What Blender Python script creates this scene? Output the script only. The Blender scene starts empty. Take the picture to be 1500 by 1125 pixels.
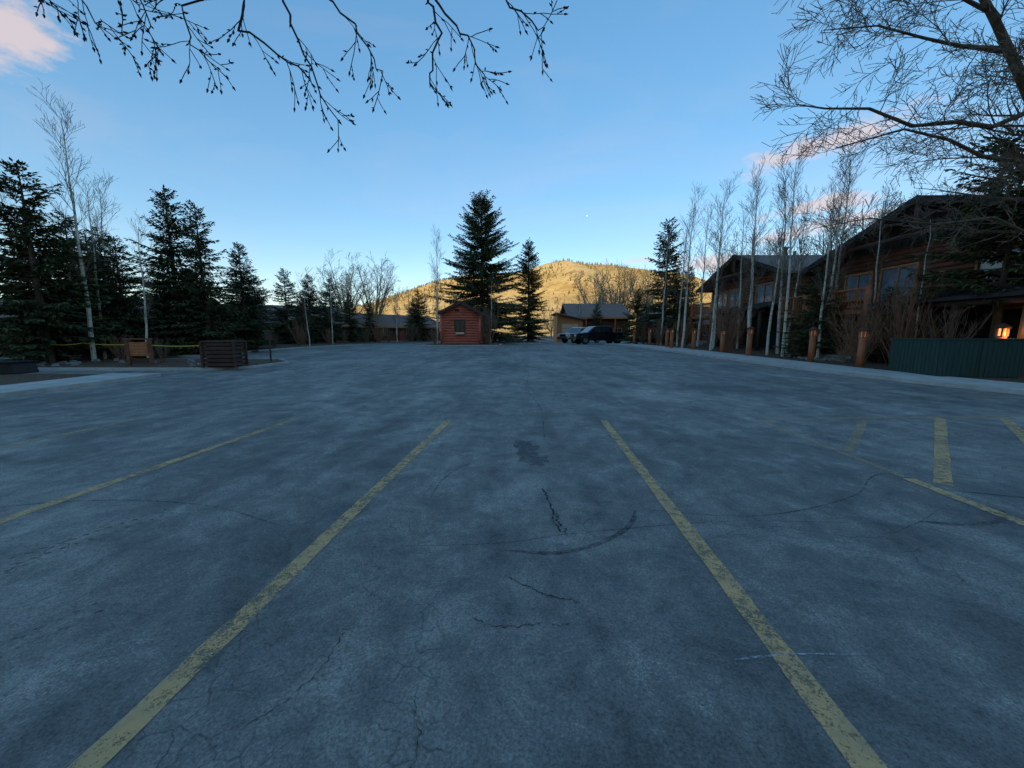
import bpy, math, random
from mathutils import Vector, Matrix, noise
S=bpy.context.scene
C=S.collection
rad=math.radians
# ------------------------------------------------------------ ground profile
def sm(t):
    t=max(0,min(1,t)); return t*t*(3-2*t)
def zg(y):
    if y<=8: return 0.0
    if y>=36: return .58
    i=math.floor(y); f=y-i
    a=.58*sm((i-8)/28); b=.58*sm((i-7)/28)
    return a+(b-a)*f
# ------------------------------------------------------------ materials
def mat(name):
    m=bpy.data.materials.new(name); m.use_nodes=True
    nt=m.node_tree; b=nt.nodes['Principled BSDF']
    return m,nt,b
def node(nt,t,**k):
    n=nt.nodes.new(t)
    for a,v in k.items(): setattr(n,a,v)
    return n
def lk(nt,a,b): nt.links.new(a,b)
def ramp(nt,src,stops):
    r=node(nt,'ShaderNodeValToRGB')
    e=r.color_ramp.elements
    while len(e)<len(stops): e.new(.5)
    for x,(p,c) in zip(e,stops):
        x.position=p; x.color=(c[0],c[1],c[2],1) if hasattr(c,'__len__') else (c,c,c,1)
    lk(nt,src,r.inputs[0]); return r.outputs[0]
def mixc(nt,f,a,b,mode='MIX'):
    m=node(nt,'ShaderNodeMix',data_type='RGBA',blend_type=mode)
    for s,v in ((m.inputs[0],f),(m.inputs[6],a),(m.inputs[7],b)):
        if isinstance(v,bpy.types.NodeSocket): lk(nt,v,s)
        elif hasattr(v,'__len__'): s.default_value=(v[0],v[1],v[2],1)
        else: s.default_value=v
    return m.outputs[2]
def mth(nt,op,a,b=0.0,c=None,clamp=False):
    m=node(nt,'ShaderNodeMath',operation=op,use_clamp=clamp)
    for i,v in enumerate((a,b,c)):
        if v is None: continue
        if isinstance(v,bpy.types.NodeSocket): lk(nt,v,m.inputs[i])
        else: m.inputs[i].default_value=v
    return m.outputs[0]
def nz(nt,vec,scale,detail=4,rough=.55,dist=0):
    n=node(nt,'ShaderNodeTexNoise'); n.inputs['Scale'].default_value=scale
    n.inputs['Detail'].default_value=detail; n.inputs['Roughness'].default_value=rough
    n.inputs['Distortion'].default_value=dist
    if vec is not None: lk(nt,vec,n.inputs['Vector'])
    return n
def coord(nt,kind='Object',scale=None):
    t=node(nt,'ShaderNodeTexCoord').outputs[kind]
    if scale:
        m=node(nt,'ShaderNodeMapping'); m.inputs['Scale'].default_value=scale; lk(nt,t,m.inputs[0]); return m.outputs[0]
    return t
def bump(nt,b,h,st=.3,d=.02):
    n=node(nt,'ShaderNodeBump'); n.inputs['Strength'].default_value=st; n.inputs['Distance'].default_value=d
    lk(nt,h,n.inputs['Height']); lk(nt,n.outputs[0],b.inputs['Normal'])
def noisy(name,c1,c2,scale=3,rough=.85,bs=.3,bd=.02,stretch=None,spec=.3,metal=0):
    m,nt,b=mat(name); v=coord(nt,'Object',stretch)
    n=nz(nt,v,scale,4,.65)
    lk(nt,ramp(nt,n.outputs[0],[(.3,c1),(.7,c2)]),b.inputs['Base Color'])
    b.inputs['Roughness'].default_value=rough; b.inputs['Metallic'].default_value=metal
    b.inputs['Specular IOR Level'].default_value=spec
    if bs: bump(nt,b,nz(nt,v,scale*4,2).outputs[0],bs,bd)
    return m

def asphalt():
    m,nt,b=mat('asphalt'); v=coord(nt)
    wn=nz(nt,v,1.7,5,.6)
    wv=mixc(nt,.13,v,wn.outputs['Color'],'LINEAR_LIGHT')
    big=nz(nt,v,.33,6,.68,.8).outputs[0]; mid=nz(nt,v,2.1,8,.76,.5).outputs[0]; fine=nz(nt,v,75,4,.85).outputs[0]
    st=nz(nt,coord(nt,'Object',(1.6,.22,1)),1.1,5,.65,.4).outputs[0]
    c=ramp(nt,big,[(.32,(.118,.112,.103)),(.46,(.178,.167,.150)),(.54,(.208,.193,.172)),(.68,(.295,.270,.235))])
    c=mixc(nt,1.0,c,ramp(nt,mid,[(.3,(.22,.23,.25)),(.5,(.5,.5,.5)),(.7,(.76,.74,.71))]),'OVERLAY')
    c=mixc(nt,.75,c,ramp(nt,st,[(.3,(.32,.33,.35)),(.7,(.68,.67,.65))]),'OVERLAY')
    c=mixc(nt,.8,c,ramp(nt,fine,[(.3,.12),(.7,.86)]),'OVERLAY')
    # pale scuffs where the aggregate is worn bare
    sp=nz(nt,v,120,1,.8).outputs[0]
    s=mth(nt,'MULTIPLY',ramp(nt,sp,[(.56,0),(.64,1)]),ramp(nt,mid,[(.54,0),(.64,1)]))
    c=mixc(nt,mth(nt,'MULTIPLY',s,.6),c,(.58,.54,.50))
    def crack(sc,w,ms,lo,hi):
        vo=node(nt,'ShaderNodeTexVoronoi',feature='DISTANCE_TO_EDGE'); vo.inputs['Scale'].default_value=sc
        lk(nt,wv,vo.inputs['Vector'])
        k=ramp(nt,vo.outputs['Distance'],[(0,1),(w,0)])
        return mth(nt,'MULTIPLY',k,ramp(nt,ms,[(lo,0),(hi,1)]))
    k=mth(nt,'MAXIMUM',mth(nt,'MULTIPLY',crack(.7,.005,mid,.50,.60),.7),mth(nt,'MULTIPLY',crack(6,.028,st,.53,.64),.85))
    c=mixc(nt,mth(nt,'MULTIPLY',k,.85),c,(.020,.022,.024))
    lk(nt,c,b.inputs['Base Color'])
    lk(nt,ramp(nt,mid,[(.3,.66),(.7,.88)]),b.inputs['Roughness'])
    b.inputs['Specular IOR Level'].default_value=.4
    bump(nt,b,fine,.75,.008)
    return m
def worn(name,c1,c2,lo,hi,scale=9,rough=.8,mx_=1.0):
    """paint / rubber that has worn through to the asphalt beneath"""
    m,nt,b=mat(name); v=coord(nt)
    n=nz(nt,v,scale,6,.78).outputs[0]; f=nz(nt,v,90,2,.8).outputs[0]; l=nz(nt,v,1.3,2).outputs[0]
    lk(nt,mixc(nt,ramp(nt,nz(nt,v,5,4,.7).outputs[0],[(.35,0),(.65,1)]),c1,c2),b.inputs['Base Color'])
    b.inputs['Roughness'].default_value=rough
    a=mth(nt,'ADD',mth(nt,'ADD',mth(nt,'MULTIPLY',n,.45),mth(nt,'MULTIPLY',f,.30)),mth(nt,'MULTIPLY',l,.25))
    a=ramp(nt,a,[(lo,0),(hi,mx_)])
    tr=node(nt,'ShaderNodeBsdfTransparent'); mx=node(nt,'ShaderNodeMixShader')
    lk(nt,a,mx.inputs[0]); lk(nt,tr.outputs[0],mx.inputs[1]); lk(nt,b.outputs[0],mx.inputs[2])
    lk(nt,mx.outputs[0],nt.nodes['Material Output'].inputs[0])
    return m
def foliage(name,c1,c2,c3):
    m,nt,b=mat(name)
    g=node(nt,'ShaderNodeNewGeometry')
    oi=node(nt,'ShaderNodeObjectInfo')
    c=ramp(nt,g.outputs['Random Per Island'],[(0,c1),(.55,c2),(1,c3)])
    n=nz(nt,coord(nt),1.2,2).outputs[0]
    c=mixc(nt,.7,c,ramp(nt,n,[(.3,.25),(.7,.75)]),'OVERLAY')
    c=mixc(nt,mth(nt,'MULTIPLY',oi.outputs['Random'],.35),c,(.11,.10,.035))
    lk(nt,c,b.inputs['Base Color']); b.inputs['Roughness'].default_value=.75
    b.inputs['Specular IOR Level'].default_value=.2
    return m
def emis(name,col,st):
    m,nt,b=mat(name); b.inputs['Base Color'].default_value=(*col,1)
    b.inputs['Emission Color'].default_value=(*col,1); b.inputs['Emission Strength'].default_value=st
    return m
M={}
M['asphalt']=asphalt()
M['paint']=worn('yellow_paint',(.72,.42,.18),(.50,.32,.16),.425,.515,13,.8,.88)
M['paint_faded']=worn('yellow_paint_faded',(.56,.37,.18),(.42,.30,.17),.42,.56,9,.8,.8)
M['rubber']=worn('tyre_rubber',(.025,.027,.03),(.04,.04,.044),.42,.62,14,.8,.8)
M['stain']=worn('oil_stain',(.03,.032,.038),(.05,.054,.06),.42,.56,7,.5,.85)
M['scrape']=worn('scrape',(.5,.48,.48),(.4,.4,.4),.46,.56,20)
M['crack']=worn('crack_gap',(.010,.011,.012),(.02,.021,.022),.40,.50,12,1,.9)
M['concrete']=noisy('concrete',(.34,.32,.29),(.52,.48,.44),2.2,.9,.2,.01)
M['mulch']=noisy('mulch',(.05,.03,.02),(.21,.13,.08),9,.95,.9,.06)
M['dirt']=noisy('dry_ground',(.10,.075,.045),(.20,.15,.09),.8,.95,.5,.05)
M['needles']=foliage('spruce_needles',(.028,.044,.020),(.072,.100,.042),(.17,.18,.075))
M['bark']=noisy('dark_bark',(.06,.038,.025),(.17,.12,.08),6,.95,.6,.03,(1,1,.25))
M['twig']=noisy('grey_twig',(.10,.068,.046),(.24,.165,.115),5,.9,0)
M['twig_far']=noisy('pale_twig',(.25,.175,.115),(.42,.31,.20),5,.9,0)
M['twig_red']=noisy('red_brown_twig',(.19,.09,.05),(.34,.175,.10),5,.9,0)
M['darktwig']=noisy('dark_twig',(.012,.012,.014),(.03,.027,.026),5,.8,0)
def aspen_bark():
    m,nt,b=mat('aspen_bark')
    n=nz(nt,coord(nt,'Object',(5,5,11)),1.0,4,.7).outputs[0]
    lk(nt,ramp(nt,n,[(.34,(.07,.055,.04)),(.42,(.58,.50,.38)),(.8,(.80,.71,.57))]),b.inputs['Base Color'])
    b.inputs['Roughness'].default_value=.85; return m
M['aspen']=aspen_bark()
M['log']=noisy('log_siding',(.105,.038,.022),(.24,.09,.05),1.6,.75,.3,.02,(1,1,3))
M['log_red']=noisy('log_red',(.42,.09,.05),(.64,.17,.095),1.6,.7,.3,.02,(1,1,3))
M['log_dark']=noisy('log_dark',(.050,.026,.019),(.11,.056,.038),1.6,.8,.3,.02,(1,1,3))
M['stain_wood']=noisy('stained_post',(.27,.08,.032),(.50,.18,.072),4,.6,.25,.01,(1,1,.3))
M['orange']=noisy('orange_trim',(.40,.145,.05),(.60,.25,.09),4,.6,.15,.01)
M['board']=noisy('dark_board',(.022,.019,.018),(.055,.045,.04),3,.85,.3,.01,(6,6,.4))
M['shingle']=noisy('shingle',(.14,.094,.078),(.27,.185,.15),5,.9,.6,.03)
M['green']=noisy('green_boards',(.014,.040,.032),(.030,.064,.052),3,.7,.25,.01,(5,5,.4))
M['stone']=noisy('stone',(.14,.13,.12),(.32,.29,.26),3,.9,.8,.05)
M['white']=noisy('white_frame',(.6,.6,.58),(.75,.75,.72),3,.6,0)
M['beige']=noisy('beige_door',(.54,.39,.24),(.66,.50,.32),3,.7,0)
M['red']=noisy('red_paint',(.32,.03,.02),(.45,.05,.03),3,.6,0)
M['metal']=noisy('pipe_metal',(.12,.12,.12),(.22,.22,.22),3,.5,0,metal=.6)
M['black']=noisy('black_plastic_and_shade',(.010,.010,.011),(.02,.02,.021),6,.55,.1,.01)  # plastic parts, and the painted shade of the carport panel
M['tape']=noisy('caution_yellow',(.5,.42,.06),(.6,.5,.07),3,.5,0)
M['carblack']=noisy('car_paint_black',(.008,.009,.011),(.014,.015,.018),3,.22,0,spec=.6)
M['carsilver']=noisy('car_paint_silver',(.42,.43,.45),(.48,.49,.51),3,.3,0,spec=.6,metal=.2)
M['chrome']=noisy('chrome',(.5,.5,.52),(.6,.6,.62),3,.2,0,metal=1)
def glass(name,c,r=.08):
    m,nt,b=mat(name)
    n=nz(nt,coord(nt),1.2,3).outputs[0]
    lk(nt,ramp(nt,n,[(.35,[x*.6 for x in c]),(.65,c)]),b.inputs['Base Color'])
    b.inputs['Roughness'].default_value=r; b.inputs['Specular IOR Level'].default_value=1; return m
M['glass']=glass('window_glass',(.03,.04,.05))
M['pane']=glass('blue_grey_window',(.22,.29,.37),.12)  # panes with a mottled blue-grey base colour
M['lamp']=emis('lamp_glow',(1,.42,.14),1.4)
M['lamp_dim']=emis('lamp_dim',(.8,.32,.12),.12)
M['moon']=emis('moon_surface',(.70,.82,.95),.42)
M['forest']=foliage('far_conifers',(.12,.10,.040),(.20,.155,.06),(.30,.22,.09))
def hillmat():
    m,nt,b=mat('hillside'); v=coord(nt)
    n=nz(nt,v,.012,6,.65,.4).outputs[0]; f=nz(nt,v,.13,5,.75).outputs[0]
    c=ramp(nt,n,[(.35,(.50,.33,.12)),(.5,(.68,.46,.18)),(.68,(.78,.56,.26))])
    c=mixc(nt,ramp(nt,f,[(.49,0),(.62,.6)]),c,(.21,.16,.06))
    lk(nt,c,b.inputs['Base Color']); b.inputs['Roughness'].default_value=1; b.inputs['Specular IOR Level'].default_value=0
    return m
M['hill']=hillmat()
# ------------------------------------------------------------ mesh helpers
def mesh(name,V,F,mt,smooth=False):
    me=bpy.data.meshes.new(name); me.from_pydata([tuple(v) for v in V],[],F)
    mts=mt if isinstance(mt,list) else [mt]
    for x in mts: me.materials.append(M[x])
    if smooth: me.polygons.foreach_set('use_smooth',[True]*len(me.polygons))
    me.update(); return me
def obj(name,me,loc=(0,0,0),rz=0,parent=None,scale=1):
    o=bpy.data.objects.new(name,me); C.objects.link(o)
    o.location=loc; o.rotation_euler=(0,0,rz)
    o.scale=(scale,)*3 if not hasattr(scale,'__len__') else scale
    if parent: o.parent=parent
    return o
class G:
    """geometry accumulator for one part"""
    def __init__(s): s.V=[]; s.F=[]
    def box(s,x0,x1,y0,y1,z0,z1):
        n=len(s.V)
        s.V+=[(x0,y0,z0),(x1,y0,z0),(x1,y1,z0),(x0,y1,z0),(x0,y0,z1),(x1,y0,z1),(x1,y1,z1),(x0,y1,z1)]
        s.F+=[tuple(n+i for i in f) for f in ((3,2,1,0),(4,5,6,7),(0,1,5,4),(1,2,6,5),(2,3,7,6),(3,0,4,7))]
        return s
    def tube(s,pts,rs,n=5,cap=True):
        pts=[Vector(p) for p in pts]
        if not hasattr(rs,'__len__'): rs=[rs]*len(pts)
        b=len(s.V); L=len(pts)
        for i,p in enumerate(pts):
            d=(pts[min(i+1,L-1)]-pts[max(i-1,0)])
            if d.length<1e-7: d=Vector((0,0,1))
            d.normalize()
            u=d.cross(Vector((.13,.21,1)) if abs(d.z)<.9 else Vector((1,.1,0))).normalized(); w=d.cross(u)
            for k in range(n):
                a=2*math.pi*k/n
                s.V.append(p+(u*math.cos(a)+w*math.sin(a))*rs[i])
        for i in range(L-1):
            for k in range(n):
                k2=(k+1)%n
                s.F.append((b+i*n+k,b+i*n+k2,b+(i+1)*n+k2,b+(i+1)*n+k))
        if cap:
            s.F.append(tuple(b+k for k in range(n))[::-1]); s.F.append(tuple(b+(L-1)*n+k for k in range(n)))
        return s
    def prism(s,poly,axis,a0,a1):
        """extrude 2D polygon; axis 'y': poly in (x,z); axis 'x': poly in (y,z); 'z': poly in (x,y)"""
        n=len(s.V); k=len(poly)
        f={'y':lambda p,a:(p[0],a,p[1]),'x':lambda p,a:(a,p[0],p[1]),'z':lambda p,a:(p[0],p[1],a)}[axis]
        s.V+=[f(p,a0) for p in poly]+[f(p,a1) for p in poly]
        s.F.append(tuple(range(n,n+k))); s.F.append(tuple(range(n+2*k-1,n+k-1,-1)))
        for i in range(k):
            j=(i+1)%k; s.F.append((n+i,n+k+i,n+k+j,n+j))
        return s
    def put(s,name,mt,parent=None,loc=(0,0,0),rz=0,smooth=False,bevel=0):
        o=obj(name,mesh(name,s.V,s.F,mt,smooth),loc,rz,parent)
        if bevel:
            b=o.modifiers.new('b','BEVEL'); b.width=bevel; b.segments=2
        return o
def empty(name,loc,rz=0):
    e=bpy.data.objects.new(name,None); C.objects.link(e); e.location=loc; e.rotation_euler=(0,0,rz); return e
def lerp_edges(rows):
    out=[]
    for a,b in zip(rows,rows[1:]):
        ys=[a[0]]+[i for i in range(8,37) if a[0]<i<b[0]]
        for y in ys:
            t=(y-a[0])/(b[0]-a[0]); out.append((y,a[1]+(b[1]-a[1])*t,a[2]+(b[2]-a[2])*t))
    out.append(rows[-1]); return out
def strip(name,rows,mt,dz,thick=0):
    rows=lerp_edges(rows); V=[];F=[]
    for y,a,b in rows:
        z=zg(y)+dz; V+=[(a,y,z),(b,y,z),(a,y,z-thick),(b,y,z-thick)]
    for i in range(len(rows)-1):
        n=4*i
        F.append((n,n+1,n+5,n+4))
        if thick: F.append((n+2,n,n+4,n+6)); F.append((n+1,n+3,n+7,n+5))
    if thick:
        F.append((0,2,3,1)); n=4*(len(rows)-1); F.append((n,n+1,n+3,n+2))
    return obj(name,mesh(name,V,F,mt))
# ------------------------------------------------------------ ground & roads
strip('ground',[(-150,-1500,1500),(300,-1500,1500),(2500,-2500,2500)],'dirt',-.05)
strip('asphalt_parking_lot',[(-18,-45,45),(140,-45,45)],'asphalt',.004)
KR=[(-12,17.0),(0,15.3),(9.7,13.6),(13.4,12.7),(27,10.8),(38.5,9.6)]
strip('kerb',[(y,x,x+.16) for y,x in KR],'concrete',.13,.2)
strip('sidewalk',[(y,x+.163,x+2.3) for y,x in KR],'concrete',.125,.2)
strip('mulch_bed',[(y,x+2.303,44.9) for y,x in KR],'mulch',.10,.2)
KL=[(-12,-13.1),(9,-12.95),(13.6,-13.0)]
strip('kerb',[(y,x-.16,x) for y,x in KL],'concrete',.13,.2)
strip('sidewalk',[(y,x-1.9,x-.163) for y,x in KL],'concrete',.125,.2)
strip('mulch_bed',[(y,-44.9,x-1.903) for y,x in KL],'mulch',.10,.2)
def bed(rows,k=.15,dz=.12):
    strip('kerb',[(rows[0][0]-k,rows[0][1]-k,rows[0][2]+k)]+[(y,a-k,b+k) for y,a,b in rows[1:-1]]+[(rows[-1][0]+k,rows[-1][1]-k,rows[-1][2]+k)],'concrete',dz,.2)
    strip('mulch_bed',rows,'mulch',dz+.02,.05)
bed([(15.6,-36,-13.0),(16.3,-36,-11.6),(18.3,-36,-11.2),(19.2,-36,-12.2)])
bed([(22,-44,-18.2),(27,-44,-18.0),(50,-44,-10.6),(120,-44,-9.5)])
bed([(33.6,-7.6,-1.6),(34,-8,-1.2),(37.2,-8,-1.2),(37.8,-7,-2)])
bed([(42,-7,1),(43,-8,3.2),(56,-8,3.4),(58,-6,2)])
bed([(56,8.5,44),(120,8.0,44)])
# ------------------------------------------------------------ markings
def seg(name,p,q,w,mt,dz=.008):
    p=Vector(p);q=Vector(q);d=(q-p).normalized();n=Vector((-d.y,d.x))*w/2
    k=max(2,int((q-p).length/.06)); V=[];F=[]
    rr=random.Random(int(p.x*100+p.y*31)); s1=rr.uniform(0,50)
    for i in range(k+1):
        c=p.lerp(q,i/k)
        a=1+.16*noise.fractal(Vector((i*.25,s1,0)),.8,2,4); a2=1+.16*noise.fractal(Vector((i*.25,s1,7)),.8,2,4)
        V+=[(c.x-n.x*a,c.y-n.y*a,zg(c.y)+dz),(c.x+n.x*a2,c.y+n.y*a2,zg(c.y)+dz)]
    for i in range(k): F.append((2*i,2*i+1,2*i+3,2*i+2))
    return obj(name,mesh(name,V,F,mt))
for x0,y0,y1,mt in ((-1.665,-4.5,6.8,'paint'),(1.245,-4.5,6.75,'paint'),(-4.62,-4.5,6.85,'paint'),(-7.62,-4.5,6.85,'paint_faded'),(4.155,-4.5,3.95,'paint')):
    seg('parking_line',(x0+.07*y0,y0),(x0+.07*y1,y1),.125,mt)
seg('parking_line',(4.155+.07*4,4.0),(4.155+.07*6.7,6.7),.08,'paint_faded')
seg('parking_line',(4.63,6.86),(11.5,7.22),.10,'paint_faded')
seg('parking_line',(4.62,4.9),(6.62,6.80),.13,'paint_faded',.0085)
seg('parking_line',(4.62,3.78),(8.2,6.92),.14,'paint',.0085)
seg('parking_line',(4.52,2.4),(9.5,6.98),.14,'paint',.0085)
seg('parking_line',(7.6,9.5),(13.2,9.6),.09,'paint_faded')
seg('parking_line',(7.4,12.1),(12.0,12.3),.09,'paint_faded')
def ribbon(name,pts,ws,mt,dz,jit=0,seed=1,sub=8):
    rr=random.Random(seed); P=[Vector(p) for p in pts]; out=[]
    for i in range(len(P)-1):
        p0=P[max(i-1,0)];p1=P[i];p2=P[i+1];p3=P[min(i+2,len(P)-1)]
        for k in range(sub):
            t=k/sub
            out.append(.5*((2*p1)+(p2-p0)*t+(2*p0-5*p1+4*p2-p3)*t*t+(3*p1-p0-3*p2+p3)*t**3))
    out.append(P[-1]); V=[];F=[]; L=len(out)
    off=0
    for i,c in enumerate(out):
        d=(out[min(i+1,L-1)]-out[max(i-1,0)]).normalized(); n=Vector((-d.y,d.x))
        t=i/(L-1); w=ws*rr.uniform(.25,1.3) if jit else ws*min(1,6*t+.2,6*(1-t)+.2)
        off=off*.6+rr.uniform(-jit,jit)
        c=c+n*off
        V+=[(c.x-n.x*w/2,c.y-n.y*w/2,zg(c.y)+dz),(c.x+n.x*w/2,c.y+n.y*w/2,zg(c.y)+dz)]
    for i in range(L-1): F.append((2*i,2*i+1,2*i+3,2*i+2))
    return obj(name,mesh(name,V,F,mt))
ribbon('tyre_mark',[(-.05,2.57),(.3,2.53),(.55,2.6),(.82,2.76),(1.02,2.97),(1.13,3.2)],.045,'rubber',.006)
ribbon('tyre_mark',[(1.2,3.22),(2.2,3.1),(3.4,3.5),(4.3,4.1),(5.4,3.9)],.016,'rubber',.0062)
ribbon('tyre_mark',[(-6.2,2.2),(-5.1,3.1),(-4.1,3.4),(-2.9,3.3),(-1.9,2.9)],.018,'rubber',.0064)
ribbon('tyre_mark',[(3.5,3.0),(3.8,2.95),(4.2,3.0),(4.5,3.2)],.05,'rubber',.0066)
ribbon('tyre_mark',[(4.4,3.7),(5.2,3.45),(6.1,3.6),(6.9,4.1),(7.4,5.0)],.04,'rubber',.0068)
ribbon('tyre_mark',[(-.9,2.62),(-.1,2.66),(.5,2.8),(1.9,3.0),(3.2,2.95)],.011,'rubber',.007)
ribbon('tyre_mark',[(-.8,3.4),(-.75,4.0),(-.4,4.6),(.2,4.9)],.016,'rubber',.0071)
g=G(); r=random.Random(4)
for x0,y0 in ((-3.2,3.2),(-3.05,3.2),(-2.5,2.0),(-2.38,2.0)):
    for i in range(26):
        x=x0-i*.035+r.uniform(-.008,.008); y=y0-i*.062; n=len(g.V); a=r.uniform(.02,.045)
        g.V+=[(x,y,.0058),(x+a,y+.008,.0058),(x+a,y+.028,.0058),(x,y+.02,.0058)]; g.F.append((n,n+1,n+2,n+3))
g.put('tyre_tread_prints','rubber')
for i,(pts,w) in enumerate([([(.32,3.68),(.35,3.4),(.37,3.17),(.36,3.0),(.41,2.82)],.018),([(-.02,2.26),(.1,2.17),(.21,2.09),(.41,2.03)],.010),
    ([(-.22,1.90),(-.05,1.83),(.12,1.86),(.32,1.85)],.007),([(1.3,2.6),(2.1,2.9),(2.9,2.75),(3.9,3.2)],.004),
    ([(-1.64,.9),(-1.52,1.5),(-1.52,2.2)],.010),([(-.4,.9),(-.37,1.2),(-.42,1.45)],.004),([(-1.1,1.3),(-.95,1.5),(-.9,1.8)],.004),
    ([(.5,5.6),(.62,8),(.45,11),(.7,15)],.010),([(-9,7.6),(-4,7.7),(1,7.5),(6,7.8)],.008)]):
    ribbon('crack',pts,w,'crack',.0075,jit=.010,seed=i,sub=22)
    if i==0: ribbon('crack',[(p[0]+.04,p[1]-.03) for p in pts[2:]],.02,'crack',.0077,jit=.02,seed=31,sub=12)
ribbon('scrape_mark',[(1.1,1.63),(1.4,1.66),(1.85,1.66)],.011,'scrape',.0085)
def blob(x,y,rx,ry,seed,mt='stain',dz=.0056):
    rr=random.Random(seed); V=[(x,y,dz)];F=[];n=40
    for i in range(n):
        a=2*math.pi*i/n; k=.75+.6*noise.fractal(Vector((math.cos(a)*1.7,math.sin(a)*1.7,seed)),.8,2,4)+rr.uniform(-.1,.1)
        V.append((x+rx*k*math.cos(a),y+ry*k*math.sin(a),dz))
    for i in range(n): F.append((0,1+i,1+(i+1)%n))
    obj('oil_stain',mesh('oil_stain',V,F,mt))
blob(.22,4.95,.22,.5,3); blob(.13,5.25,.18,.22,5,dz=.0054); blob(.36,4.6,.14,.24,7,dz=.0052)
# ------------------------------------------------------------ vegetation generators
def spruce_mesh(name,H,Rr,seed,z0=.06,k=1.0,dens=1.0,pw=.78):
    r=random.Random(seed); T=G(); T.tube([(0,0,-.2),(0,0,H*.5),(0,0,H)],[.016*H+.03,.010*H,.01],7)
    V=[];F=[]
    def spr(p,d,l,w,up):
        s=d.cross(up); 
        if s.length<1e-4: return
        s.normalize(); n=len(V); m=p+d*l*.45
        V.extend((p,m+s*w,p+d*l,m-s*w)); F.append((n,n+1,n+2,n+3))
    z=H*z0
    while z<H*.985:
        t=z/H; nb=max(4,int((9-4*t)*dens)); lobe=r.uniform(.74,1.14)
        for b in range(nb):
            a=r.uniform(0,2*math.pi); L=Rr*1.2*((1-t)**pw)*lobe*r.uniform(.62,1.12)*(1+.18*math.sin(a*2+seed))+.12
            if t<.16: L*=.72+1.7*t
            sl=math.tan(rad(-14+50*t*t+r.uniform(-9,9))); cv=.16
            ca,sa=math.cos(a),math.sin(a); dirh=Vector((ca,sa,0)); o=Vector((0,0,z+r.uniform(-.1,.1)*k))
            def P(u): return o+dirh*L*u+Vector((0,0,L*(sl*u+cv*u*u)))
            T.tube([P(0),P(.5),P(.95)],[.012*L+.012,.008*L+.006,.004],3,False)
            st=.105*k/L; u=.12+r.uniform(0,st)
            while u<1.0:
                p=P(u); dt=(P(min(1,u+.05))-P(u-.05)).normalized()
                side=Vector((-sa,ca,0))
                l=k*(.16+.34*min(1,L/1.2)*(1-.65*u)*min(1,u*3+.3))*r.uniform(.7,1.25)
                for sg in (1,-1):
                    d=(dt*r.uniform(.5,1.0)+side*sg*r.uniform(.6,1.1)+Vector((0,0,r.uniform(-.45,.10)))).normalized()
                    spr(p,d,l,.03*k+l*.06,Vector((r.uniform(-.4,.4),r.uniform(-.4,.4),1)))
                    q=p+d*l*r.uniform(.3,.7)
                    d2=(d*.6+dt*.6+Vector((0,0,r.uniform(-1.1,.2)))).normalized()
                    spr(q,d2,l*.6,.025*k+l*.05,Vector((r.uniform(-1,1),r.uniform(-1,1),.4)))
                if r.random()<.6:
                    spr(p,(dt*.3+Vector((r.uniform(-.3,.3),r.uniform(-.3,.3),-1))).normalized(),l*.65,.03*k,dirh)
                u+=st
            spr(P(.93),(P(1)-P(.9)).normalized(),.22*k,.05*k,Vector((0,0,1)))
        z+=(.20+.10*(1-t))*k*r.uniform(.8,1.2)
    spr(Vector((0,0,H*.95)),Vector((0,0,1)),H*.06,.05,Vector((1,0,0)))
    n=len(T.V); me=bpy.data.meshes.new(name)
    me.from_pydata([tuple(v) for v in T.V]+[tuple(v) for v in V],[],T.F+[tuple(n+i for i in f) for f in F])
    me.materials.append(M['bark']); me.materials.append(M['needles'])
    me.polygons.foreach_set('material_index',[0]*len(T.F)+[1]*len(F)); me.update()
    return me
def rv(r): return Vector((r.gauss(0,1),r.gauss(0,1),r.gauss(0,1))).normalized()
def sprout(g,pts,r0,lev,r,L,n,up=.25,ang=.9,bud=None,taper=.35,seg_=3,sides=3,t0=.15,nf=.62):
    """children along polyline"""
    if lev==0: return
    K=len(pts)-1
    for i in range(n):
        t=t0+(1-t0)*((i+r.random())/n); f=t*K; a=min(int(f),K-1); p=pts[a].lerp(pts[a+1],f-a)
        tan=(pts[a+1]-pts[a]).normalized()
        side=rv(r); side-=tan*side.dot(tan); side.normalize()
        d=(tan*r.uniform(.6,1.1)+side*ang+Vector((0,0,up))).normalized()
        l=L*r.uniform(.55,1.15)*(1-.45*t); q=[p]; cr=r0*(1-(1-taper)*t)*.6
        for k in range(seg_):
            d=(d+rv(r)*.16+Vector((0,0,up*.3))).normalized(); q.append(q[-1]+d*l/seg_)
        rs=[max(cr*(1-.75*k/seg_),g.minr) for k in range(seg_+1)]
        g.tube(q,rs,sides,False)
        if bud: bud(q,d,r)
        sprout(g,q,cr,lev-1,r,L*.5,max(2,int(n*nf)),up,ang,bud,taper,max(2,seg_-1),3,.2,nf)
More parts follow.
